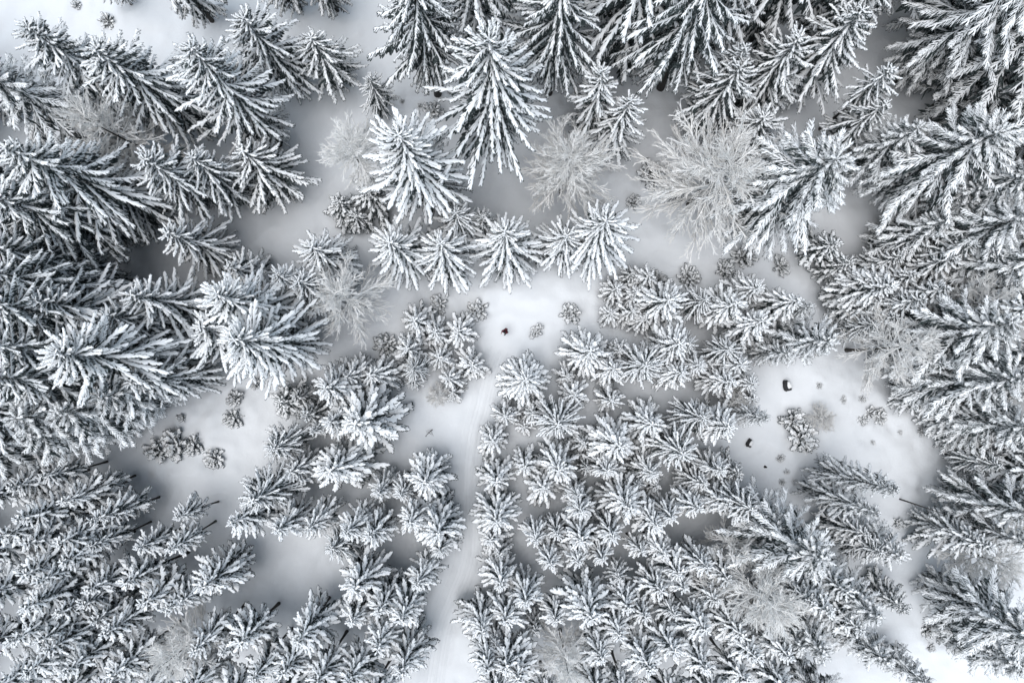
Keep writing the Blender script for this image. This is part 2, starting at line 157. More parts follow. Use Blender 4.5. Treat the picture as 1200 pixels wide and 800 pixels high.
# unseen trees outside the frame, added to shade its edges: x, y, height, radius
OUTSIDE = [
 (-51.5,25.5,17.2,3.7), (-50.3,22.4,15.1,4.0), (-51.2,17.5,21.0,3.6), (-49.5,12.4,18.8,3.3), (-49.9,6.8,18.1,3.9), (-49.7,4.8,19.5,3.7),
 (-50.7,0.5,20.2,3.6), (-49.4,-6.2,19.3,4.1), (-50.1,-10.4,17.7,4.1), (-56.1,27.8,15.8,3.4), (-55.7,21.2,18.8,3.5), (-56.8,15.8,17.1,3.7),
 (-56.4,8.7,19.1,4.1), (-55.5,3.0,19.0,3.4), (-55.3,-2.4,20.4,3.7), (-55.6,-5.8,20.0,3.7), (-56.7,-10.8,20.1,4.1), (-52.5,-12.8,12.2,1.8),
 (-51.8,-16.6,13.6,1.7), (-50.9,-18.5,13.2,1.8), (-50.0,-24.9,12.5,2.1), (-51.5,-26.2,12.8,1.7), (-51.7,-30.9,12.8,1.8), (-44.7,-34.9,10.3,2.1),
 (-36.9,-33.5,10.8,1.9), (-32.1,-34.1,11.2,1.9), (-25.8,-33.9,10.7,2.0), (-22.3,-33.3,12.9,1.9), (-11.8,-34.2,11.5,1.7), (-4.6,-33.7,11.7,1.8),
 (1.1,-34.5,9.1,1.7), (6.5,-35.1,10.0,1.8), (11.8,-33.3,10.5,1.8), (16.6,-34.1,10.2,1.8), (27.5,-33.1,12.2,1.8), (-43.8,-38.2,11.8,1.8),
 (-37.1,-38.0,12.3,1.9), (-29.1,-37.5,10.3,2.0), (-22.7,-38.3,9.9,1.8), (-17.2,-37.5,12.2,2.1), (-11.8,-37.8,12.2,2.0), (-3.7,-38.0,9.5,1.8),
 (2.7,-37.7,10.4,1.9), (8.1,-38.1,12.7,1.8), (13.3,-39.5,12.5,2.2), (20.9,-39.6,12.7,1.8), (28.2,-39.3,11.7,2.0), (52.6,27.4,15.4,3.0),
 (53.4,22.6,18.9,3.0), (54.1,16.4,19.5,3.7), (53.9,11.8,14.1,3.6), (51.8,7.7,18.0,3.4), (52.2,0.9,17.7,3.3), (51.7,-3.7,16.9,3.6),
 (51.9,-6.6,17.2,3.7), (51.2,-13.2,19.5,3.7), (60.6,29.7,17.8,3.7), (58.1,23.3,15.6,3.4), (59.1,17.1,18.7,3.0), (57.8,12.5,14.7,3.0),
 (60.3,4.9,14.5,3.4), (58.3,0.9,16.1,3.5), (58.9,-4.6,15.1,3.3), (57.4,-10.6,18.3,3.3), (-7.4,39.2,20.2,4.1), (1.3,38.7,22.8,4.1),
 (7.0,38.7,21.0,4.2), (13.7,37.8,20.8,3.7), (20.9,37.7,18.4,3.9), (27.2,37.2,23.6,3.9), (35.4,37.4,19.6,4.0), (39.9,37.4,22.0,4.4),
 (48.6,37.8,22.4,4.1), (-5.4,43.7,18.0,3.6), (4.2,45.4,18.6,3.6), (12.1,45.0,18.1,4.3), (17.5,43.0,22.0,4.3), (27.5,43.8,22.8,3.5),
 (34.6,44.0,22.3,3.6), (42.1,42.7,18.4,3.9), (49.2,43.1,19.5,3.6), (-50.7,25.0,18.5,3.2), (-50.5,21.1,14.1,3.2), (-50.1,16.7,13.6,3.0),
 (-51.2,12.9,17.2,2.8), (-49.1,8.7,16.9,3.3), (-50.9,7.1,16.2,2.8), (-50.7,2.8,13.2,3.2), (-50.0,-2.3,16.1,3.3), (-49.9,-5.6,15.7,3.0),
 (-48.7,-10.1,18.0,3.4), (-54.4,25.5,16.4,3.0), (-53.2,20.8,19.2,3.3), (-52.7,15.6,15.0,3.2), (-52.7,12.2,19.9,3.3), (-54.4,7.6,18.9,3.3),
 (-54.3,4.1,19.8,3.6), (-54.1,0.1,15.5,3.0), (-52.5,-3.9,17.8,3.4), (-53.7,-9.3,15.7,3.5), (-50.2,-12.0,10.6,1.6), (-48.2,-15.3,10.9,1.8),
 (-49.9,-16.9,12.6,1.8), (-50.0,-20.7,10.6,1.6), (-48.5,-21.8,10.9,1.5), (-49.9,-24.8,10.7,1.8), (-49.2,-27.0,12.9,1.7), (-48.7,-30.4,10.5,1.6),
 (56.5,26.7,15.2,2.9), (56.0,22.2,15.0,3.5), (56.2,18.8,16.1,2.9), (54.2,13.9,15.2,3.4), (54.6,10.0,17.0,3.0), (54.3,6.1,14.3,2.9),
 (55.0,1.8,17.1,3.0), (55.7,-0.9,14.1,3.0), (54.6,-4.6,14.9,3.0), (54.8,-8.8,15.8,3.5), (-40.7,-36.1,11.1,1.8), (-35.2,-34.7,9.1,2.0),
 (-26.5,-36.7,9.1,1.8), (-19.6,-36.2,10.0,2.0), (-13.1,-35.8,11.2,2.0), (-4.3,-36.1,11.4,2.0), (2.2,-36.1,11.7,1.9), (9.8,-36.4,11.6,1.8),
 (17.6,-35.5,10.7,1.8), (23.9,-36.0,12.0,1.9), (-42.0,-41.5,12.2,2.0), (-38.6,-42.5,10.3,2.1), (-35.4,-41.9,11.4,1.8), (-30.0,-41.7,11.8,2.2),
 (-26.9,-40.7,10.9,2.0), (-23.0,-41.0,12.7,2.0), (-18.5,-42.5,11.0,2.0), (-15.0,-41.6,12.4,2.2),
]
PATH = [(-0.63,2.98), (-1.88,0.00), (-2.66,-3.13), (-3.44,-6.25), (-3.82,-9.36), (-3.97,-12.45), (-3.97,-15.54), (-4.27,-18.01), (-5.43,-21.08), (-6.50,-24.14), (-7.11,-27.80), (-7.41,-30.84), (-7.70,-34.63)]

rnd = random.Random(7)
RNG = np.random.default_rng(7)

# ------------------------------------------------------------------ materials
def mat(name):
    m = bpy.data.materials.new(name)
    m.use_nodes = True
    return m, m.node_tree.nodes, m.node_tree.links, m.node_tree.nodes['Principled BSDF']

def node(n, t, **kw):
    x = n.new(t)
    for k, v in kw.items():
        x.inputs[k].default_value = v
    return x

def snow_mat(name, col, scales, bump):
    m, n, l, p = mat(name)
    tc = n.new('ShaderNodeTexCoord')
    p.inputs['Roughness'].default_value = 0.75
    p.inputs['Specular IOR Level'].default_value = 0.15
    n1 = node(n, 'ShaderNodeTexNoise', Scale=scales[0], Detail=5.0, Roughness=0.6)
    l.new(tc.outputs['Object'], n1.inputs['Vector'])
    mx = n.new('ShaderNodeMix'); mx.data_type = 'RGBA'
    mx.inputs[6].default_value = [c * 0.95 for c in col] + [1]
    mx.inputs[7].default_value = list(col) + [1]
    l.new(n1.outputs['Fac'], mx.inputs[0])
    l.new(mx.outputs[2], p.inputs['Base Color'])
    n2 = node(n, 'ShaderNodeTexNoise', Scale=scales[1], Detail=4.0, Roughness=0.65)
    l.new(tc.outputs['Object'], n2.inputs['Vector'])
    b = node(n, 'ShaderNodeBump', Strength=bump, Distance=0.08)
    l.new(n2.outputs['Fac'], b.inputs['Height'])
    l.new(b.outputs[0], p.inputs['Normal'])
    return m

M_GROUND = snow_mat('ground_snow', (0.80, 0.82, 0.84), (0.25, 0.9), 0.75)
M_PATH = snow_mat('trodden_snow', (0.77, 0.79, 0.81), (0.6, 3.0), 0.5)
M_SNOW = snow_mat('bough_snow', (0.94, 0.95, 0.955), (1.5, 7.0), 0.3)

def needle_mat():
    m, n, l, p = mat('spruce_needles')
    geo = n.new('ShaderNodeNewGeometry'); oi = n.new('ShaderNodeObjectInfo')
    nz = node(n, 'ShaderNodeTexNoise', Scale=9.0, Detail=5.0, Roughness=0.7)
    l.new(geo.outputs['Position'], nz.inputs['Vector'])
    r = n.new('ShaderNodeValToRGB')
    r.color_ramp.elements[0].position = 0.35; r.color_ramp.elements[0].color = (0.010, 0.015, 0.014, 1)
    r.color_ramp.elements[1].position = 0.52; r.color_ramp.elements[1].color = (0.032, 0.044, 0.044, 1)
    e = r.color_ramp.elements.new(0.68); e.color = (0.26, 0.285, 0.29, 1)      # rime on some sprays
    l.new(nz.outputs['Fac'], r.inputs[0])
    h = n.new('ShaderNodeHueSaturation')
    mr = node(n, 'ShaderNodeMapRange'); mr.inputs[3].default_value = 0.75; mr.inputs[4].default_value = 1.25
    l.new(oi.outputs['Random'], mr.inputs[0]); l.new(mr.outputs[0], h.inputs['Value'])
    l.new(r.outputs[0], h.inputs['Color'])
    l.new(h.outputs[0], p.inputs['Base Color'])
    p.inputs['Roughness'].default_value = 0.7
    p.inputs['Specular IOR Level'].default_value = 0.2
    return m
M_NEEDLE = needle_mat()

def bark_mat(name, c0, c1, frost):
    m, n, l, p = mat(name)
    tc = n.new('ShaderNodeTexCoord')
    mp = n.new('ShaderNodeMapping'); mp.inputs['Scale'].default_value = (6, 6, 1.2)
    l.new(tc.outputs['Object'], mp.inputs[0])
    nz = node(n, 'ShaderNodeTexNoise', Scale=2.0, Detail=5.0)
    l.new(mp.outputs[0], nz.inputs['Vector'])
    r = n.new('ShaderNodeValToRGB')
    r.color_ramp.elements[0].position = 0.35; r.color_ramp.elements[0].color = (*c0, 1)
    r.color_ramp.elements[1].position = 0.65; r.color_ramp.elements[1].color = (*c1, 1)
    if frost:
        e = r.color_ramp.elements.new(0.72); e.color = (0.45, 0.47, 0.48, 1)
    l.new(nz.outputs['Fac'], r.inputs[0]); l.new(r.outputs[0], p.inputs['Base Color'])
    p.inputs['Roughness'].default_value = 0.9
    b = node(n, 'ShaderNodeBump', Strength=0.6, Distance=0.03)
    l.new(nz.outputs['Fac'], b.inputs['Height']); l.new(b.outputs[0], p.inputs['Normal'])
    return m
M_BARK = bark_mat('spruce_bark', (0.022, 0.02, 0.018), (0.06, 0.052, 0.046), False)
M_LARCH = bark_mat('frosted_bark', (0.03, 0.026, 0.022), (0.07, 0.06, 0.05), True)
M_RIME = bark_mat('rime_twigs', (0.88, 0.865, 0.84), (0.94, 0.935, 0.92), False)
M_ROCK = bark_mat('dark_rock', (0.016, 0.016, 0.017), (0.05, 0.05, 0.052), False)

def plain(name, col, rough=0.8):
    m, n, l, p = mat(name)
    tc = n.new('ShaderNodeTexCoord')
    nz = node(n, 'ShaderNodeTexNoise', Scale=25.0, Detail=3.0)
    l.new(tc.outputs['Object'], nz.inputs['Vector'])
    mx = n.new('ShaderNodeMix'); mx.data_type = 'RGBA'
    mx.inputs[6].default_value = [c * 0.7 for c in col] + [1]
    mx.inputs[7].default_value = list(col) + [1]
    l.new(nz.outputs['Fac'], mx.inputs[0]); l.new(mx.outputs[2], p.inputs['Base Color'])
    p.inputs['Roughness'].default_value = rough
    return m

# ------------------------------------------------------------------ mesh helpers
class Geo:
    """triangles collected as numpy arrays"""
    def __init__(self):
        self.v, self.f, self.m, self.n = [], [], [], 0
    def add(self, v, f, m):
        v = np.asarray(v, float).reshape(-1, 3); f = np.asarray(f, int).reshape(-1, 3)
        self.v.append(v); self.f.append(f + self.n); self.n += len(v)
        self.m.append(np.full(len(f), m) if np.isscalar(m) else np.asarray(m))
    def arrays(self):
        return np.concatenate(self.v), np.concatenate(self.f), np.concatenate(self.m)

def to_mesh(name, arr, mats, smooth=True):
    v, f, m = arr
    me = bpy.data.meshes.new(name)
    me.vertices.add(len(v)); me.vertices.foreach_set('co', v.astype(np.float32).ravel())
    me.loops.add(len(f) * 3); me.loops.foreach_set('vertex_index', f.astype(np.int32).ravel())
    me.polygons.add(len(f))
    me.polygons.foreach_set('loop_start', np.arange(0, len(f) * 3, 3, dtype=np.int32))
    for mm in mats: me.materials.append(mm)
    me.polygons.foreach_set('material_index', m.astype(np.int32))
    me.polygons.foreach_set('use_smooth', np.full(len(f), smooth))
    me.update(calc_edges=True)
    return me

def link(name, data, parent=None):
    o = bpy.data.objects.new(name, data)
    COL.objects.link(o)
    if parent is not None: o.parent = parent
    return o

def tag(o, label=None, cat=None, group=None, kind=None):
    if label: o['label'] = label
    if cat: o['category'] = cat
    if group: o['group'] = group
    if kind: o['kind'] = kind
    return o

def tube(pts, radii, sides=5, flat=1.0, up=(0, 0, 1), cap=True, jit=0.0):
    """closed tube along points: verts, tris"""
    pts = np.asarray(pts, float); k = len(pts)
    tg = np.gradient(pts, axis=0); tg /= np.linalg.norm(tg, axis=1)[:, None] + 1e-9
    up = np.asarray(up, float)
    side = np.cross(np.broadcast_to(up, tg.shape), tg)
    ln = np.linalg.norm(side, axis=1)
    side[ln < 1e-3] = (1, 0, 0); side /= np.linalg.norm(side, axis=1)[:, None]
    upv = np.cross(tg, side)
    a = np.arange(sides) / sides * 2 * math.pi + math.pi / 2
    r = np.asarray(radii, float)[:, None]
    if jit: r = r * (1 + jit * (RNG.random((k, sides)) - 0.5) * 2)
    v = pts[:, None, :] + side[:, None, :] * (np.cos(a) * r)[..., None] + upv[:, None, :] * (np.sin(a) * r * flat)[..., None]
    v = v.reshape(-1, 3)
    i = np.arange(k - 1)[:, None] * sides; j = np.arange(sides)[None, :]; j2 = (j + 1) % sides
    A, B, C, D = i + j, i + j2, i + sides + j2, i + sides + j
    f = np.concatenate([np.stack([A, B, C], -1).reshape(-1, 3), np.stack([A, C, D], -1).reshape(-1, 3)])
    if cap:
        n = len(v)
        v = np.concatenate([v, pts[:1], pts[-1:]])
        jj = np.arange(sides); j2 = (jj + 1) % sides; e = (k - 1) * sides
        f = np.concatenate([f, np.stack([np.full(sides, n), j2, jj], -1), np.stack([np.full(sides, n + 1), e + jj, e + j2], -1)])
    return v, f

# ------------------------------------------------------------------ the lie of the land
def ground_z(x, y):
    x = np.asarray(x, float); y = np.asarray(y, float)
    z = 0.28 * np.sin(x * 0.11 + 0.6) * np.cos(y * 0.13 - 0.4) + 0.14 * np.sin(x * 0.31 + y * 0.22) \
        + 0.06 * np.sin(x * 0.83 - y * 0.61 + 1.0) + 0.03 * np.sin(x * 1.7 + 0.5) * np.sin(y * 1.9)
    return z

PA = np.array(PATH)
# smooth the path line
def resample(P, step):
    P = np.asarray(P, float); t = np.arange(len(P)); tt = np.linspace(0, len(P) - 1, 400)
    def cr(p):
        out = []
        for s in tt:
            i = min(int(s), len(P) - 2); u = s - i
            p0, p1, p2, p3 = p[max(i - 1, 0)], p[i], p[i + 1], p[min(i + 2, len(P) - 1)]
            out.append(0.5 * ((2 * p1) + (-p0 + p2) * u + (2 * p0 - 5 * p1 + 4 * p2 - p3) * u * u + (-p0 + 3 * p1 - 3 * p2 + p3) * u ** 3))
        return np.array(out)
    Q = np.stack([cr(P[:, 0]), cr(P[:, 1])], 1)
    d = np.concatenate([[0], np.cumsum(np.linalg.norm(np.diff(Q, axis=0), axis=1))])
    s = np.arange(0, d[-1], step)
    return np.stack([np.interp(s, d, Q[:, 0]), np.interp(s, d, Q[:, 1])], 1)
PL = resample(PA, 0.25)

def path_dist(x, y):
    d = np.full(np.shape(x), 1e9)
    for p in PL[::3]:
        d = np.minimum(d, (x - p[0]) ** 2 + (y - p[1]) ** 2)
    return np.sqrt(d)

def grid_lines(lim, inner, step):
    a = np.arange(-inner, inner + step / 2, step)
    o = inner + np.cumsum(np.geomspace(step * 2, (lim - inner) / 4.0, 14))
    return np.concatenate([-o[::-1], a, o])
gx = grid_lines(320, 56, 0.26); gy = grid_lines(320, 40, 0.26)
X, Y = np.meshgrid(gx, gy)
Z = ground_z(X, Y)
far = np.maximum(np.abs(X) - 60, np.abs(Y) - 44).clip(0)
Z = Z + 0.0 * far
pd = path_dist(X, Y)
Z = Z - 0.20 * np.exp(-(pd / 1.35) ** 4) + 0.07 * np.exp(-((pd - 1.75) / 0.35) ** 2)                      # trodden trough
inn = (np.abs(X) < 56) & (np.abs(Y) < 40)
rough = RNG.normal(0, 1, X.shape)
for _ in range(3):
    rough = (rough + np.roll(rough, 1, 0) + np.roll(rough, -1, 0) + np.roll(rough, 1, 1) + np.roll(rough, -1, 1)) / 5
rough2 = rough.copy()
for _ in range(14):
    rough2 = (rough2 + np.roll(rough2, 1, 0) + np.roll(rough2, -1, 0) + np.roll(rough2, 1, 1) + np.roll(rough2, -1, 1)) / 5
Z = Z + np.where(inn, rough * 0.10 + rough2 * 0.45, 0)
for (tx, ty, th, tr, kind, cb) in TREES:                      # hollow round every stem and bush
    s = 0.55 * tr if kind != 'u' else tr * 1.05
    dpt = 0.22 if kind != 'u' else min(0.16, 0.16 * tr)
    ix = np.searchsorted(gx, [tx - 3 * s, tx + 3 * s]); iy = np.searchsorted(gy, [ty - 3 * s, ty + 3 * s])
    sl = (slice(iy[0], iy[1]), slice(ix[0], ix[1]))
    Z[sl] -= dpt * np.exp(-((X[sl] - tx) ** 2 + (Y[sl] - ty) ** 2) / (s * s))
clump = random.Random(21)
for q in range(3800):                                         # clumps dropped from the boughs, some sunk to pits
    if q % 3:
        t_ = TREES[clump.randrange(len(TREES))]; a_ = clump.uniform(0, 6.28); d_ = t_[3] * clump.uniform(0.6, 2.2)
        cx_, cy_ = t_[0] + d_ * math.cos(a_), t_[1] + d_ * math.sin(a_)
    else:
        cx_, cy_ = clump.uniform(-50, 50), clump.uniform(-36, 36)
    s = clump.uniform(0.20, 0.55); hh = clump.uniform(0.05, 0.17) * (1 if clump.random() < 0.6 else -0.8)
    ix = np.searchsorted(gx, [cx_ - 2.5 * s, cx_ + 2.5 * s]); iy = np.searchsorted(gy, [cy_ - 2.5 * s, cy_ + 2.5 * s])
    sl = (slice(iy[0], iy[1]), slice(ix[0], ix[1]))
    if pd[sl].size and pd[sl].min() > 1.3:
        Z[sl] += hh * np.exp(-((X[sl] - cx_) ** 2 + (Y[sl] - cy_) ** 2) / (s * s))
def snow_height(x, y):
    i = int(np.clip(np.searchsorted(gx, x) - 1, 0, len(gx) - 2)); j = int(np.clip(np.searchsorted(gy, y) - 1, 0, len(gy) - 2))
    u = (x - gx[i]) / (gx[i + 1] - gx[i]); v = (y - gy[j]) / (gy[j + 1] - gy[j])
    return float(Z[j, i] * (1 - u) * (1 - v) + Z[j, i + 1] * u * (1 - v) + Z[j + 1, i] * (1 - u) * v + Z[j + 1, i + 1] * u * v)
ny, nx = X.shape
I = np.arange(ny - 1)[:, None] * nx + np.arange(nx - 1)[None, :]
GF = np.concatenate([np.stack([I, I + 1, I + nx + 1], -1).reshape(-1, 3), np.stack([I, I + nx + 1, I + nx], -1).reshape(-1, 3)])
me = to_mesh('ground', (np.stack([X, Y, Z], -1).reshape(-1, 3), GF, np.zeros(len(GF), int)), [M_GROUND])
tag(link('snow_ground', me), 'smooth snow covered forest floor with soft hollows round the trees', 'ground', kind='structure')

# the trodden path: a strip of its own with ski tracks and footprints
tgn = np.gradient(PL, axis=0); tgn /= np.linalg.norm(tgn, axis=1)[:, None]
nrm = np.stack([-tgn[:, 1], tgn[:, 0]], 1)
cross = np.arange(-1.15, 1.151, 0.082)
PX = PL[:, None, 0] + nrm[:, None, 0] * cross; PY = PL[:, None, 1] + nrm[:, None, 1] * cross
PZ = np.vectorize(snow_height)(PX, PY)
edge = 1 - np.clip((np.abs(cross) - 0.75) / 0.4, 0, 1)
PZ = PZ + 0.004 + 0.02 * edge[None, :]
sw = np.cumsum(RNG.normal(0, 0.03, len(PL))); sw -= np.linspace(sw[0], sw[-1], len(PL))
for c, dep in ((-0.45, 0.09), (-0.15, 0.09), (0.38, 0.07), (0.66, 0.05)):
    PZ -= dep * np.exp(-((cross[None, :] - c - 0.25 * sw[:, None]) / 0.085) ** 2) * edge[None, :] * 0.9
PZ += RNG.normal(0, 0.004, PZ.shape) * edge[None, :]
PZ[:, 0] -= 0.05; PZ[:, -1] -= 0.05
PZ[:10] -= np.linspace(0.07, 0, 10)[:, None]                     # the packed track starts gradually
pn = len(cross)
I = np.arange(len(PL) - 1)[:, None] * pn + np.arange(pn - 1)[None, :]
PF = np.concatenate([np.stack([I, I + pn + 1, I + 1], -1).reshape(-1, 3), np.stack([I, I + pn, I + pn + 1], -1).reshape(-1, 3)])
me = to_mesh('path', (np.stack([PX, PY, PZ], -1).reshape(-1, 3), PF, np.zeros(len(PF), int)), [M_PATH])
tag(link('path', me), 'trodden snow path with ski tracks running through the young trees', 'path', kind='structure')

# ------------------------------------------------------------------ boughs
NEED, SNOW = 0, 1
def pillow(g, pts, half, high):
    """a rounded bank of snow lying along a line of points, open underneath"""
    pts = np.asarray(pts, float); k = len(pts)
    tg = np.gradient(pts, axis=0); tg /= np.linalg.norm(tg, axis=1)[:, None] + 1e-9
    side = np.cross((0.0, 0.0, 1.0), tg); side /= np.linalg.norm(side, axis=1)[:, None] + 1e-9
    upv = np.cross(tg, side)
    half = np.asarray(half)[:, None] * RNG.uniform(0.8, 1.2, (k, 2))
    hi = (np.asarray(high) * RNG.uniform(0.8, 1.2, k))[:, None]
    c = np.array([(1.0, -0.35), (0.62, 0.62), (-0.55, 0.68), (-1.0, -0.35)])
    hh = np.stack([half[:, 0], half[:, 0], half[:, 1], half[:, 1]], 1)
    v = pts[:, None, :] + side[:, None, :] * (c[None, :, 0] * hh)[..., None] + upv[:, None, :] * (c[None, :, 1] * hi)[..., None]
    v = v.reshape(-1, 3)
    i = np.arange(k - 1)[:, None] * 4; j = np.arange(3)[None, :]
    A, B, C, D = i + j, i + j + 1, i + 5 + j, i + 4 + j
    f = [np.stack([A, B, C], -1).reshape(-1, 3), np.stack([A, C, D], -1).reshape(-1, 3)]
    n = len(v); e = (k - 1) * 4
    tip = pts[-1] + tg[-1] * half[-1].mean() * 0.8 - (0, 0, high[-1] * 0.3)
    v = np.concatenate([v, [tip]])
    f.append(np.array([[e, e + 1, n], [e + 1, e + 2, n], [e + 2, e + 3, n]]))
    g.add(v, np.concatenate(f)[:, ::-1], SNOW)

def spray(g, p0, d, length, width, snow, droop):
    """one shoot: ragged dark needle blade with a pillow of snow along it"""
    d = np.asarray(d, float); d /= np.linalg.norm(d)
    n = min(3, max(2, int(length / 0.2)))
    t = np.linspace(0, 1, n + 1)
    pts = np.asarray(p0) + d * (t * length)[:, None]
    pts[:, 2] -= droop * length * t ** 2
    side = np.cross((0, 0, 1), d); side /= np.linalg.norm(side) + 1e-9
    prof = width * (0.55 + 0.6 * np.sin(np.pi * (0.15 + 0.7 * t)))
    prof[-1] *= 0.35
    L_ = prof * RNG.uniform(0.6, 1.25, n + 1); R_ = prof * RNG.uniform(0.6, 1.25, n + 1)
    fw = d * 0.35 * width
    v = np.concatenate([pts, pts + side * L_[:, None] + fw - (0, 0, 0.4 * width), pts - side * R_[:, None] + fw - (0, 0, 0.4 * width)])
    m = n + 1; i = np.arange(n)
    f = np.concatenate([np.stack([i, i + 1, m + i], -1), np.stack([i + 1, m + i + 1, m + i], -1),
                        np.stack([i, 2 * m + i, i + 1], -1), np.stack([i + 1, 2 * m + i, 2 * m + i + 1], -1)])
    g.add(v, f, NEED)
    if snow > 0:
        k = 3
        t = np.linspace(0.0, RNG.uniform(0.80, 0.97), k)
        pp = np.asarray(p0) + d * (t * length)[:, None]
        pp[:, 2] -= droop * length * t ** 2
        r = width * snow * (0.70 + 0.45 * np.sin(np.pi * np.clip(t * 0.9 + 0.12, 0, 1))) * RNG.uniform(0.75, 1.2, k)
        r[-1] *= 0.6
        pp[:, 2] += 0.02
        pillow(g, pp, r, r * 0.75)

def make_bough(kind):
    """a bough reaching along +x, returned scaled to length 1; kinds differ in side shoots and snow load"""
    g = Geo()
    # length, pairs of shoots, shoot length, needle half width, snow on shoots, half width of the snow ridge, arch, shoot droop
    L, pairs, sl, wd, snow, ridge, arch, droop = dict(
        young=(2.0, 12, 0.32, 0.088, 0.90, 0.095, 0.26, 0.40), small=(1.3, 9, 0.27, 0.080, 0.92, 0.080, 0.18, 0.35),
        old=(3.6, 19, 0.46, 0.085, 0.78, 0.090, 0.26, 0.80), dark=(3.8, 18, 0.52, 0.100, 0.48, 0.072, 0.24, 0.95),
        heavy=(3.2, 15, 0.42, 0.100, 0.98, 0.130, 0.27, 0.60),
        thin=(3.2, 17, 0.58, 0.052, 0.74, 0.050, 0.14, 0.50), low=(1.8, 9, 0.38, 0.105, 0.62, 0.060, 0.15, 0.4))[kind]
    bend = RNG.uniform(-0.16, 0.16); arch *= RNG.uniform(0.7, 1.3)
    def spine(t):
        return np.array([L * t, bend * L * t * t + 0.012 * L * math.sin(7 * t + bend * 40), arch * L * (0.5 * t - 1.0 * t * t)])
    ts = np.linspace(0, 1, 5)
    pts = np.array([spine(t) for t in ts])
    v, f = tube(pts, 0.022 * L * (1.02 - ts) * 0.5 + 0.006, 3, cap=False)
    g.add(v, f, NEED)
    ts = np.linspace(0.05, 0.96, 9)
    pts = np.array([spine(t) for t in ts]); r = ridge * (1.22 - 0.75 * ts) * RNG.uniform(0.5, 1.45, 9); r[0] *= 0.7
    pts[:, 2] += 0.03
    pillow(g, pts, r, r * 0.75)
    for i in range(pairs):
        t = 0.12 + 0.84 * (i + RNG.uniform(-0.25, 0.25)) / pairs
        p = spine(t)
        shape = (0.5 + 0.8 * t) if t < 0.6 else (0.98 - 1.2 * (t - 0.6))
        for s in (-1, 1):
            if RNG.random() < 0.06: continue
            ln = sl * shape * RNG.uniform(0.55, 1.45)
            a = math.radians(RNG.uniform(24, 48) if kind in ('old', 'dark', 'heavy') else RNG.uniform(32, 56))
            d = np.array([math.cos(a), s * math.sin(a), RNG.uniform(-0.25, 0.05)])
            sn = snow * RNG.uniform(0.45, 1.25) * (0.9 + 0.35 * t)
            if t < 0.65 and RNG.random() < (0.14 if snow > 0.7 else 0.32): sn = 0
            spray(g, p, d, ln, wd * RNG.uniform(0.85, 1.15), sn, droop)
            if kind != 'low' and i % 2 == (s > 0) and t < (0.58 if kind in ('old', 'dark', 'thin') else 0.42):                  # dark twigs hanging below the snow
                a3 = a + math.radians(RNG.uniform(5, 30))
                spray(g, p - (0, 0, 0.06 + 0.3 * wd), np.array([math.cos(a3), s * math.sin(a3), RNG.uniform(-0.5, -0.15)]), max(ln, sl * 0.6) * RNG.uniform(0.9, 1.3), wd * RNG.uniform(1.2, 1.8), 0, 0.8)
            if kind in ('old', 'dark', 'thin') and ln > 0.42:       # a twig forking off the shoot
                q = RNG.uniform(0.35, 0.6)
                pp = p + d * ln * q; pp[2] -= droop * ln * q * q
                a2 = a + RNG.uniform(-0.2, 0.2) - math.radians(42)
                spray(g, pp, np.array([math.cos(a2), s * math.sin(a2), -0.3]), ln * 0.5, wd * 0.8, sn * 0.9, droop)
    spray(g, spine(0.92), (1, bend * 2, -arch), sl * 0.6, wd, snow, droop * 0.6)
    v, f, m = g.arrays()
    return v / L, f, m, L

BOUGH = {k: [make_bough(k) for _ in range(n)] for k, n in (('young', 9), ('small', 7), ('old', 9), ('dark', 8), ('heavy', 8), ('thin', 9), ('low', 5))}
BOUGH_MESH = {}
def bough_mesh(kind, i):
    if (kind, i) not in BOUGH_MESH:
        v, f, m, L = BOUGH[kind][i]
        BOUGH_MESH[(kind, i)] = to_mesh('bough', (v, f, m), [M_NEEDLE, M_SNOW])
    return BOUGH_MESH[(kind, i)]

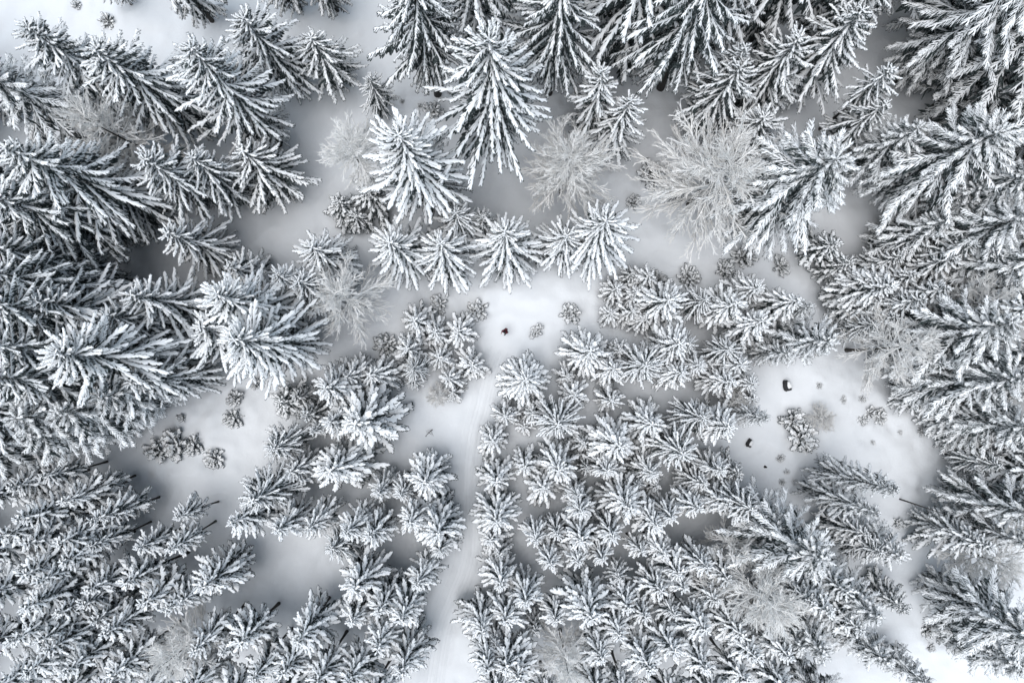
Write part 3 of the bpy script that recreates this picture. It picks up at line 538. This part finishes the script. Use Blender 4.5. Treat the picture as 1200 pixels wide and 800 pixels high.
def crown_plan(h, R, cb, kind, rg, lower='low'):
    """where each bough sits on the stem: list of (kind, variant, 4x4)"""
    out = []
    z0 = h * cb + 0.25
    big = kind in ('old', 'dark', 'thin', 'heavy')
    gap = {'young': 0.50, 'small': 0.42, 'old': 0.47, 'heavy': 0.42, 'dark': 0.52, 'thin': 0.55, 'low': 0.45}[kind]
    ph1, ph2, am1, am2 = rg.uniform(0, 6.28), rg.uniform(0, 6.28), rg.uniform(0, 0.22), rg.uniform(0, 0.14)
    z = z0
    while z < h - 0.12:
        u = (h - z) / (h - z0)                      # 0 top, 1 lowest bough
        prof = min(1.0, (1.30 if big else 1.28) * u ** (0.62 if big else 0.66) + 0.04)
        if big and h > 13 and u > 0.5: prof *= 1 - 0.62 * ((u - 0.5) / 0.5) ** 1.3      # shaded lower boughs stay short
        elif u > 0.78: prof *= 1 - 0.9 * (u - 0.78)
        ln = R * prof
        nb = 6 if u > 0.12 else 5
        if not big and u > 0.25: nb = 8
        a0 = rg.uniform(0, 6.28)
        for b in range(nb):
            if rg.random() < 0.09 and u > 0.1: continue
            az = a0 + b / nb * 6.283 + rg.uniform(-0.28, 0.28)
            l = max(0.22, ln * rg.uniform(0.62, 1.18) * (1.08 if big else 1.0) * (1 + am1 * math.cos(az - ph1) + am2 * math.cos(2 * az - ph2 + 3 * u)))
            pitch = math.radians(48 * max(0, 1 - u * 3.2) + 6 - (30 if big else 15) * u + rg.uniform(-12, 12))
            k = kind
            if u > 0.72 and rg.random() < (u - 0.6) * 1.7 and kind != 'thin': k = lower if not big else 'dark'
            if kind == 'dark' and u < 0.25: k = 'old'
            n = len(BOUGH[k]); i = rg.randrange(n)
            L0 = BOUGH[k][i][3]
            wsc = L0 * min(1.15, max(0.38, (l / L0) ** 0.72)) * (0.74 if big else 0.84)
            mtx = Matrix.Translation((0, 0, z + rg.uniform(-0.15, 0.15))) @ Matrix.Rotation(az, 4, 'Z') @ Matrix.Rotation(-pitch, 4, 'Y') \
                @ Matrix.Rotation(rg.uniform(-0.25, 0.25), 4, 'X') @ Matrix.Diagonal((l, wsc, wsc * 0.95, 1))
            out.append((k, i, mtx))
        z += gap * rg.uniform(0.85, 1.15) * (0.62 if u < 0.25 else 1.0)
    return out

def joined(plan, name):
    g = Geo()
    for k, i, m in plan:
        v, f, mi, L = BOUGH[k][i]
        M = np.array(m)
        g.add(v @ M[:3, :3].T + M[:3, 3], f, mi)
    return to_mesh(name, g.arrays(), [M_NEEDLE, M_SNOW])

def trunk_mesh(h, r, bark, lean=0.0, name='trunk', sides=9):
    zz = np.linspace(0, 1, 9)
    pts = np.stack([0.02 * h * lean * np.sin(zz * 3), 0.015 * h * lean * np.sin(zz * 4 + 1), -0.25 + (h + 0.2) * zz], 1)
    rr = r * (1 - 0.93 * zz ** 0.9); rr[0] *= 1.35
    v, f = tube(pts, rr, sides, up=(0, 1, 0.001), jit=0.06)
    return to_mesh(name, (v, f, np.zeros(len(f), int)), [bark])

# ------------------------------------------------------------------ bare frosted trees
def make_limb(seed):
    """a rimed limb with its twigs reaching along +x, scaled to length 1"""
    rg = random.Random(seed); g = Geo(); L = 3.0
    def branch(p, d, ln, r, lev):
        k = (6, 4, 3, 2)[lev]
        pts = [np.array(p, float)]; d = np.array(d, float)
        for _ in range(k - 1):
            d = d + np.array([rg.uniform(-.10, .10), rg.uniform(-.10, .10), rg.uniform(-.08, .06)])
            d /= np.linalg.norm(d)
            pts.append(pts[-1] + d * ln / (k - 1))
        v, f = tube(pts, np.linspace(r, r * 0.5, k), 3, cap=False)
        g.add(v, f, 0)
        if lev >= 3: return
        n = (10, 5, 3)[lev]
        for i in range(n):
            t = 0.12 + 0.86 * (i + rg.random() * 0.7) / n
            s = min(t * (k - 1), k - 1.001); j = int(s); q = pts[j] + (pts[j + 1] - pts[j]) * (s - j)
            side = np.array([rg.gauss(0, 1), rg.gauss(0, 1), rg.gauss(0, 0.5)])
            side -= d * side.dot(d); side /= np.linalg.norm(side) + 1e-6
            a = rg.uniform(0.28, 0.58)
            branch(q, d * math.cos(a) + side * math.sin(a), ln * (0.42, 0.42, 0.45)[lev] * rg.uniform(0.7, 1.25) * (1.2 - 0.5 * t), r * (0.5, 0.62, 0.7)[lev], lev + 1)
    branch((0, 0, 0), (1, 0, 0.05), L, 0.088, 0)
    v, f, m = g.arrays()
    return to_mesh('limb', (v / L, f, m), [M_RIME])
LIMB = [make_limb(60 + i) for i in range(7)]

def limb_plan(h, R, cb, rg):
    out = []; z = h * cb; az = rg.uniform(0, 6.28)
    while z < h * 0.97:
        u = (h - z) / (h * (1 - cb))
        ln = R * min(1, 0.30 + 0.95 * u ** 0.7) * rg.uniform(0.75, 1.12)
        az += 2.4 + rg.uniform(-.5, .5)
        el = math.radians(2 + 56 * (1 - u) + rg.uniform(-12, 12))
        ws = 3.0 * (ln / 3.0) ** 0.7
        out.append(Matrix.Translation((0, 0, z)) @ Matrix.Rotation(az, 4, 'Z') @ Matrix.Rotation(-el, 4, 'Y')
                   @ Matrix.Rotation(rg.uniform(0, 6.28), 4, 'X') @ Matrix.Diagonal((ln, ws, ws, 1)))
        z += h * (1 - cb) / (60 if R > 3.3 else 42) * rg.uniform(0.6, 1.4)
    return out

# ------------------------------------------------------------------ bushes half buried in snow
def bush_mesh(seed):
    rg = random.Random(seed); g = Geo()
    for ring, (el, n, l) in enumerate(((8, 14, 0.95), (28, 13, 0.92), (50, 10, 0.9), (72, 6, 0.88), (88, 2, 0.85))):
        for b in range(n):
            az = b / n * 6.283 + rg.uniform(-.25, .25) + ring
            e = math.radians(el + rg.uniform(-9, 9))
            ln = l * rg.uniform(0.55, 1.15)
            k = 'low' if (el < 20 or rg.random() < 0.6) else 'small'
            v, f, m, L = BOUGH[k][rg.randrange(len(BOUGH[k]))]
            M = np.array(Matrix.Rotation(az, 4, 'Z') @ Matrix.Rotation(-e, 4, 'Y') @ Matrix.Diagonal((ln, 0.95, 0.95, 1)))
            g.add(v @ M[:3, :3].T + M[:3, 3], f, m)
    return to_mesh('bush_foliage', g.arrays(), [M_NEEDLE, M_SNOW])

# ------------------------------------------------------------------ prototypes
PROTO = {}
def proto(cls):
    if cls in PROTO: return PROTO[cls]
    kind, h, R, cb, n = {
        'y': ('young', 10, 2.2, 0.10, 5), 'k': ('young', 11, 1.8, 0.42, 5), 'k2': ('young', 10, 2.0, 0.25, 3), 'ys': ('small', 5, 1.5, 0.06, 4), 'h': ('heavy', 12, 2.8, 0.10, 2),
        'w': ('low', 5, 1.6, 0.05, 3), 's': ('thin', 12, 2.2, 0.12, 2), 'o': ('old', 14, 2.9, 0.08, 2), 'ok': ('old', 14, 1.9, 0.45, 1)}[cls]
    L = []
    for i in range(n):
        rg = random.Random(len(PROTO) * 100 + i)
        L.append((joined(crown_plan(h, R, cb, kind, rg), 'crown'), trunk_mesh(h, 0.009 * h + 0.025, M_BARK, rg.uniform(-1, 1)), h, R))
    PROTO[cls] = L
    return L

# ------------------------------------------------------------------ what each thing is called
MARKS = [
    ((-0.63,3.37), 'the lone walker'), ((25.14,-1.64), 'the dark boulder'), ((21.71,-6.87), 'the wedge-shaped rock'),
    ((-30.69,-7.18), 'the bush clump'), ((16.43,15.00), 'the broad bare tree'), ((4.58,16.19), 'the round bare tree'),
    ((-11.31,16.99), 'the dark-stemmed bare tree'), ((-13.76,5.66), 'the sheltered bare tree'), ((-31.81,18.50), 'the half-hidden bare tree'),
    ((31.07,1.57), 'the boulder-side bare tree'), ((37.01,5.11), 'the frosty-stand bare tree'), ((19.80,-18.08), 'the plantation bare tree'),
    ((-26.50,-22.46), 'the stem-ringed bare tree'), ((35.29,-11.99), 'the dead pole'), ((-20.95,-19.39), 'the stem-crossed snow gap'),
    ((-22.87,12.22), 'the empty snow hollow'), ((-43.05,33.46), 'the open snow slope'), ((28.30,22.18), 'the long-stemmed spruce'),
    ((-3.90,-10.13), 'the middle of the path'), ((-6.35,-24.75), 'the far path end'), ((7.81,-7.03), 'the plantation heart'),
    ((-0.79,19.14), 'the great pyramid spruce'), ((38.71,-24.37), 'the bright-snow bushes'),
]
def near_mark(x, y, skip=0.9):
    best = sorted((math.hypot(x - p[0], y - p[1]), t) for p, t in MARKS)
    for d, t in best:
        if d > skip: break
    band = 'right beside' if d < 4 else ('a few steps from' if d < 8 else ('well back from' if d < 13 else 'far behind'))
    return band + ' ' + t

def name_thing(o, x, y, h, R, kind, cb):
    where = near_mark(x, y, 2.5 if kind == 'b' else 0.9)
    if kind == 'u':
        size = 'tiny' if R < 0.45 else ('small' if R < 0.9 else 'large')
        tag(o, '%s round snow-dusted bush %s' % (size, where), 'bush', '%s bushes %s' % (size, where))
        return
    if kind == 'b':
        size = 'low' if h < 6 else ('wide' if R > 3.5 else ('medium' if R > 3 else 'narrow'))
        tag(o, '%s bare tree with white rimed twigs %s' % (size, where), 'bare tree', '%s bare trees %s' % (size, where))
        return
    size = 'tiny' if h < 4.2 else 'small' if h < 6.6 else 'young' if h < 9.6 else 'slim tall' if h < 13.5 else 'full-grown' if h < 18.5 else 'towering'
    if h >= 13.5: size += ' broad' if R > 3.3 else ''
    elif R / h > 0.275 and h > 6.6: size = 'wide ' + size.replace('slim ', '')
    look = {'y': 'with thick white boughs', 'k': 'on a bare stem', 'o': 'with snow-ridged boughs', 'h': 'with very white boughs', 'd': 'with dark drooping boughs',
            's': 'with thin frost-lined boughs', 'w': 'dark with little snow'}[kind]
    if kind == 'k' and cb < 0.31: look = 'on a short stem'
    tag(o, '%s spruce %s %s' % (size, look, where), 'spruce', '%s spruces %s %s' % (size, look, where))


BUSH = [bush_mesh(i) for i in range(5)]
counter = {}
def pick(cls, lst):
    counter[cls] = counter.get(cls, -1) + 1
    return lst[counter[cls] % len(lst)]

big_boughs = 0
for idx, (x, y, h, R, kind, cb) in enumerate(TREES):
    rg = random.Random(1000 + idx)
    z = snow_height(x, y)
    if kind == 'u':
        o = link('bush', pick('u', BUSH))
        o.location = (x, y, z - 0.03); o.scale = (R * rg.uniform(0.85, 1.15), R * rg.uniform(0.85, 1.15), h * 0.8); o.rotation_euler = (0, 0, rg.uniform(0, 6.28))
        name_thing(o, x, y, h, R, kind, cb)
        continue
    if kind == 'b':
        root = link('bare_tree', None)
        root.location = (x, y, z); root.rotation_euler = (0, 0, rg.uniform(0, 6.28))
        for m in limb_plan(h, R, cb, rg):
            o = link('limb', rg.choice(LIMB), root)
            o.matrix_basis = m
        link('trunk', trunk_mesh(h, 0.010 * h + 0.03, M_LARCH, rg.uniform(-1, 1)), root)
        name_thing(root, x, y, h, R, kind, cb)
        continue
    root = link('spruce_tree' if h >= 9.6 else 'young_spruce' if h > 6.5 else 'spruce_sapling', None)
    root.location = (x, y, z)
    root.rotation_euler = (rg.uniform(-.045, .045), rg.uniform(-.045, .045), rg.uniform(0, 6.28))
    root.empty_display_size = 0.3
    name_thing(root, x, y, h, R, kind, cb)
    mx, my = 867 * x / (FLY - 0.5 * h), 867 * y / (FLY - 0.5 * h) - 30      # where mid-height shows, pixels from the centre
    if kind in 'odsh' and R >= 3.0 and h >= 14 and abs(mx) < 600 and abs(my) < 400:
        k = {'o': 'old', 'd': 'dark', 's': 'thin', 'h': 'heavy'}[kind]
        for bk, bi, m in crown_plan(h, R, cb, k, rg):
            o = link('bough', bough_mesh(bk, bi), root)
            o.matrix_basis = m
            big_boughs += 1
        link('trunk', trunk_mesh(h, 0.011 * h + 0.03, M_BARK, rg.uniform(-.6, .6)), root)
        continue
    cls = {'h': 'h', 'o': 'o', 'd': 'o', 's': 's', 'w': 'w', 'y': 'y', 'k': 'k'}[kind]
    if kind == 'y' and h < 6.6: cls = 'ys'
    if kind == 'y' and h >= 7 and idx % 6 == 0: cls = 'o'
    if kind == 'k' and cb < 0.31: cls = 'k2'
    if kind == 'o' and cb > 0.4: cls = 'ok'
    cm, tm, h0, R0 = pick(cls, proto(cls))
    sx, sy = R / R0 * rg.uniform(0.88, 1.12), R / R0 * rg.uniform(0.88, 1.12)
    for nm, dt in (('crown', cm), ('trunk', tm)):
        o = link(nm, dt, root)
        o.scale = (sx, sy, h / h0)
# ------------------------------------------------------------------ unseen wood outside the frame, one mass, added to block low side light
def simple_bough():
    g = Geo(); ts = np.linspace(0, 1, 6)
    pts = np.stack([ts, 0.04 * np.sin(5 * ts), 0.2 * (0.5 * ts - ts * ts)], 1)
    wv = 0.16 * np.sin(np.pi * (0.15 + 0.75 * ts)) * RNG.uniform(0.7, 1.3, 6)
    v = np.concatenate([pts - (0, 0, .02), pts + np.stack([0 * ts, wv, -0.06 + 0 * ts], 1), pts - np.stack([0 * ts, wv, 0.06 + 0 * ts], 1)])
    i = np.arange(5)
    g.add(v, np.concatenate([np.stack([i, i + 1, 6 + i], -1), np.stack([i + 1, 7 + i, 6 + i], -1), np.stack([i, 12 + i, i + 1], -1), np.stack([i + 1, 12 + i, 13 + i], -1)]), NEED)
    pillow(g, pts + (0, 0, .01), 0.07 * (1.1 - 0.5 * ts) * RNG.uniform(0.6, 1.4, 6), 0.05 * (1.1 - 0.5 * ts))
    return g.arrays()
SIMPLE = [simple_bough() for _ in range(5)]
g = Geo()
for (x, y, h, R) in OUTSIDE:
    rg = random.Random(int(x * 7 + y * 13)); z0 = snow_height(x, y)
    v, f = tube([(x, y, z0 - 0.2), (x, y, z0 + h * 0.5), (x, y, z0 + h)], [0.012 * h, 0.008 * h, 0.01], 6, up=(0, 1, 0.01)); g.add(v, f, NEED)
    for q in range(46):
        u = ((q + 0.5) / 46) ** 0.8; az = q * 2.4 + rg.uniform(-.3, .3)
        ln = R * min(1, 1.25 * u ** 0.65) * (1 - 0.4 * max(0, u - 0.6)) * rg.uniform(0.75, 1.1) + 0.2
        M = np.array(Matrix.Translation((x, y, z0 + h - u * h * 0.88)) @ Matrix.Rotation(az, 4, 'Z') @ Matrix.Rotation(-math.radians(25 - 45 * u), 4, 'Y') @ Matrix.Diagonal((ln, ln * 1.4 + 0.9, ln, 1)))
        v, f, m = rg.choice(SIMPLE)
        g.add(v @ M[:3, :3].T + M[:3, 3], f, m)
tag(link('unseen_shade_forest', to_mesh('unseen_shade_forest', g.arrays(), [M_NEEDLE, M_SNOW])), 'unseen snowy spruce forest around the stands, added to block low light', 'forest', kind='stuff')

# ------------------------------------------------------------------ rocks, dead wood
def rock_mesh(seed, sx, sy, sz, name, m, cut=None):
    rg = np.random.default_rng(seed)
    bm_v, bm_f = [], []
    nu, nv = 14, 9
    for j in range(nv + 1):
        th = math.pi * j / nv
        for i in range(nu):
            ph = 2 * math.pi * i / nu
            d = np.array([math.sin(th) * math.cos(ph), math.sin(th) * math.sin(ph), math.cos(th)])
            n = 1 + 0.18 * math.sin(3.1 * d[0] + seed) * math.cos(2.7 * d[1] - seed) + 0.10 * math.sin(6 * d[2] + 5 * d[0] + seed * 2) + (rg.uniform(-.04, .04) if 0 < j < nv else 0)
            q = np.sign(d) * np.abs(d) ** 0.75                       # blocky
            bm_v.append(q * n * (sx, sy, sz))
    for j in range(nv):
        for i in range(nu):
            a, b = j * nu + i, j * nu + (i + 1) % nu
            bm_f += [(a, a + nu, b + nu), (a, b + nu, b)]
    v = np.array(bm_v)
    if cut is not None: v[:, 2] = np.maximum(v[:, 2], cut)
    return to_mesh(name, (v, np.array(bm_f), np.zeros(len(bm_f), int)), [m])

def boulder(p, s, seed, label, rz):
    x, y = p; z = snow_height(x, y)
    o = link('boulder', None); o.location = (x, y, z); o.rotation_euler = (0, 0, rz)
    r = link('rock', rock_mesh(seed, 0.42 * s, 0.62 * s, 0.5 * s, 'rock', M_ROCK), o); r.location = (0, 0, 0.15 * s)
    c = link('snow_cap', rock_mesh(seed + 3, 0.24 * s, 0.40 * s, 0.15 * s, 'snow_cap', M_SNOW, cut=-0.03 * s), o); c.location = (0.16 * s, 0.05 * s, 0.60 * s); c.rotation_euler = (0.1, 0.25, 0)
    tag(o, label, 'boulder')
boulder((25.14,-1.72), 0.82, 2, 'dark boulder with a snow rim alone on the bright clearing', 0.3)
boulder((21.71,-6.95), 0.62, 5, 'narrow wedge-shaped rock at the edge of the plantation, white cap', -0.35)

def stem(name, p, h, r, lean, label, cat, stubs, seed):
    x, y = p; rg = random.Random(seed); z = snow_height(x, y)
    o = link(name, None); o.location = (x, y, z)
    zz = np.linspace(0, 1, 8)
    pts = np.stack([lean[0] * zz ** 1.3, lean[1] * zz ** 1.3, -0.2 + (h + 0.2) * zz], 1)
    v, f = tube(pts, r * (1 - 0.75 * zz), 7, up=(0, 1, 0.01), jit=0.1)
    link('trunk', to_mesh('trunk', (v, f, np.zeros(len(f), int)), [M_BARK]), o)
    for i in range(stubs):
        t = rg.uniform(0.25, 0.95); az = rg.uniform(0, 6.28); ln = rg.uniform(0.25, 0.7) * (1.2 - t)
        b = np.array([lean[0] * t ** 1.3, lean[1] * t ** 1.3, h * t])
        pp = [b, b + (math.cos(az) * ln * .5, math.sin(az) * ln * .5, 0.05), b + (math.cos(az) * ln, math.sin(az) * ln, -0.02)]
        v, f = tube(pp, [0.02, 0.014, 0.006], 4)
        link('branch_stub', to_mesh('branch_stub', (v, f, np.zeros(len(f), int)), [M_BARK]), o)
    tag(o, label, cat)
stem('dead_tree', (35.29,-11.99), 6.2, 0.075, (0.5, -0.15), 'dead leaning pole of a tree, dark against the bright snow', 'dead tree', 8, 1)
stem('dead_sapling', (-7.27,-5.70), 1.6, 0.05, (-0.5, -0.5), 'short dead sapling in a dark hollow close to the path', 'dead sapling', 9, 2)
stem('broken_stem', (34.83,-24.91), 1.8, 0.07, (0.35, -0.2), 'broken stem sticking out beside the frosty thicket edge', 'broken stem', 3, 3)
stem('tree_stump', (23.17,-9.12), 0.45, 0.17, (0.03, 0.0), 'short dark tree stump among small bushes on bright snow', 'stump', 0, 4)

# ------------------------------------------------------------------ the walker
M_SKIN = plain('skin', (0.50, 0.33, 0.26), 0.5)
M_JACKET = plain('maroon_jacket', (0.13, 0.010, 0.022)); M_TROUSER = plain('black_trousers', (0.010, 0.010, 0.012))
M_BOOT = plain('boots', (0.014, 0.012, 0.011), 0.5); M_HAT = plain('black_hat', (0.006, 0.006, 0.008)); M_PACK = plain('dark_rucksack', (0.08, 0.010, 0.018))
M_EYE = plain('eyes', (0.02, 0.015, 0.012), 0.3)
def skinned(name, verts, edges, radii, m, parent, root=0, sub=1):
    me = bpy.data.meshes.new(name); me.from_pydata(verts, edges, []); me.materials.append(m)
    o = link(name, me, parent)
    sk = o.modifiers.new('skin', 'SKIN'); sk.use_smooth_shade = True
    for i, r in enumerate(radii):
        me.skin_vertices[0].data[i].radius = (r, r) if np.isscalar(r) else r
        me.skin_vertices[0].data[i].use_root = (i == root)
    if sub: o.modifiers.new('smooth', 'SUBSURF').levels = sub; o.modifiers['smooth'].render_levels = sub
    return o
px_, py_ = (-0.63,3.22)
walker = link('person', None); walker.location = (px_, py_, snow_height(px_, py_)); walker.rotation_euler = (0, 0, math.radians(150))   # faces down the path
tag(walker, 'person in dark maroon jacket and black hat walking on open snow', 'person')
# front is +y in the figure's own frame; mid-stride, arms swinging, gloved fingers
J = dict(pel=(0, 0, .93), waist=(0, .01, 1.10), chest=(0, .03, 1.32), neck=(0, .05, 1.50), head=(0, .09, 1.60), crown=(0, .09, 1.72),
         shl=(-.19, .03, 1.42), ell=(-.25, -.08, 1.16), wrl=(-.23, .02, .93), shr=(.19, .03, 1.42), elr=(.25, .06, 1.15), wrr=(.22, .25, 1.00),
         hpl=(-.10, 0, .90), knl=(-.10, .16, .50), anl=(-.10, .13, .08), tol=(-.10, .33, .04), hpr=(.10, 0, .90), knr=(.10, .00, .48), anr=(.10, -.30, .13), tor=(.10, -.14, .03))
keys = list(J); K = {k: i for i, k in enumerate(keys)}
E = [('pel', 'waist'), ('waist', 'chest'), ('chest', 'neck'), ('neck', 'head'), ('head', 'crown'), ('chest', 'shl'), ('shl', 'ell'), ('ell', 'wrl'), ('chest', 'shr'), ('shr', 'elr'), ('elr', 'wrr'),
     ('pel', 'hpl'), ('hpl', 'knl'), ('knl', 'anl'), ('anl', 'tol'), ('pel', 'hpr'), ('hpr', 'knr'), ('knr', 'anr'), ('anr', 'tor')]
Rr = dict(pel=.13, waist=.12, chest=(.15, .11), neck=.055, head=(.080, .095), crown=(.070, .082), shl=.06, ell=.045, wrl=.032, shr=.06, elr=.045, wrr=.032, hpl=.085, knl=.06, anl=.042, tol=.035, hpr=.085, knr=.06, anr=.042, tor=.035)
V = [J[k] for k in keys]; ED = [(K[a], K[b]) for a, b in E]; RD = [Rr[k] for k in keys]
def hand(w, d):                                            # palm and five curled fingers, rooted at the wrist
    w = np.array(w); d = np.array(d, float); d /= np.linalg.norm(d); sd = np.cross(d, (0, 0, 1)); sd /= np.linalg.norm(sd); dn = np.cross(sd, d)
    i0 = len(V); V.append(tuple(w + d * .06)); RD.append((.034, .018)); ED.append((K_w[0], i0))
    for q, (off, ln) in enumerate(((-.030, .060), (-.010, .072), (.010, .068), (.029, .054))):
        a = len(V); b0 = w + d * .09 + sd * off
        V.append(tuple(b0)); V.append(tuple(b0 + d * ln * .55 + dn * .008)); V.append(tuple(b0 + d * ln * .85 + dn * .03)); RD.extend([.010, .009, .008])
        ED.extend([(i0, a), (a, a + 1), (a + 1, a + 2)])
    a = len(V); V.append(tuple(w + d * .055 + sd * -.042)); V.append(tuple(w + d * .095 + sd * -.055 + dn * .012)); RD.extend([.011, .009]); ED.extend([(i0, a), (a, a + 1)])
K_w = [K['wrl']]; hand(J['wrl'], (.05, .25, -1)); K_w = [K['wrr']]; hand(J['wrr'], (-.05, .8, -.6))
body = skinned('body', V, ED, RD, M_SKIN, walker)
def clothing(name, ks, grow, m, r2={}):
    idx = {k: i for i, k in enumerate(ks)}
    return skinned(name, [J[k] for k in ks], [(idx[a], idx[b]) for a, b in E if a in idx and b in idx],
                   [(np.array(Rr[k]) * np.ones(2) * grow + .012).tolist() if k not in r2 else r2[k] for k in ks], m, walker)
clothing('jacket', ['pel', 'waist', 'chest', 'neck', 'shl', 'ell', 'wrl', 'shr', 'elr', 'wrr'], 1.18, M_JACKET)
clothing('trousers', ['pel', 'hpl', 'knl', 'anl', 'hpr', 'knr', 'anr'], 1.14, M_TROUSER)
for sd in 'lr':
    clothing('boot', ['an' + sd, 'to' + sd], 1.25, M_BOOT)
def ball(name, c, s, m, parent, half=False):
    nu, nv = 14, 8; v = []; f = []
    for j in range(nv + 1):
        th = (math.pi * 0.56 if half else math.pi) * j / nv
        for i in range(nu):
            ph = 2 * math.pi * i / nu
            v.append((c[0] + s[0] * math.sin(th) * math.cos(ph), c[1] + s[1] * math.sin(th) * math.sin(ph), c[2] + s[2] * math.cos(th)))
    for j in range(nv):
        for i in range(nu):
            a, b = j * nu + i, j * nu + (i + 1) % nu; f += [(a, a + nu, b + nu), (a, b + nu, b)]
    return link(name, to_mesh(name, (np.array(v), np.array(f), np.zeros(len(f), int)), [m]), parent)
ball('hat', (0, .085, 1.685), (.098, .112, .115), M_HAT, walker, True)
ball('hair', (0, .055, 1.64), (.088, .085, .10), M_HAT, walker)
ball('nose', (0, .19, 1.625), (.014, .022, .024), M_SKIN, walker)
ball('mouth', (0, .172, 1.575), (.026, .012, .009), plain('lips', (0.35, 0.14, 0.12), 0.5), walker)
for sx in (-1, 1):
    ball('eye', (sx * .032, .168, 1.655), (.013, .010, .009), M_EYE, walker)
    ball('ear', (sx * .087, .085, 1.63), (.012, .024, .034), M_SKIN, walker)
pack = link('rucksack', None); pack.location = walker.location; pack.rotation_euler = walker.rotation_euler
tag(pack, 'dark maroon rucksack carried on the back of the walker', 'rucksack')
bp = ball('pack_body', (0, -.20, 1.27), (.155, .13, .25), M_PACK, pack)
ball('top_lid', (0, -.20, 1.50), (.13, .12, .06), M_PACK, pack)
for sx in (-1, 1):
    v, f = tube([(sx * .10, -.12, 1.45), (sx * .11, .0, 1.555), (sx * .11, .13, 1.47), (sx * .12, .16, 1.30), (sx * .13, .06, 1.13), (sx * .11, -.12, 1.10)], [.018] * 6, 5)
    link('strap', to_mesh('strap', (v, f, np.zeros(len(f), int)), [M_PACK]), pack)
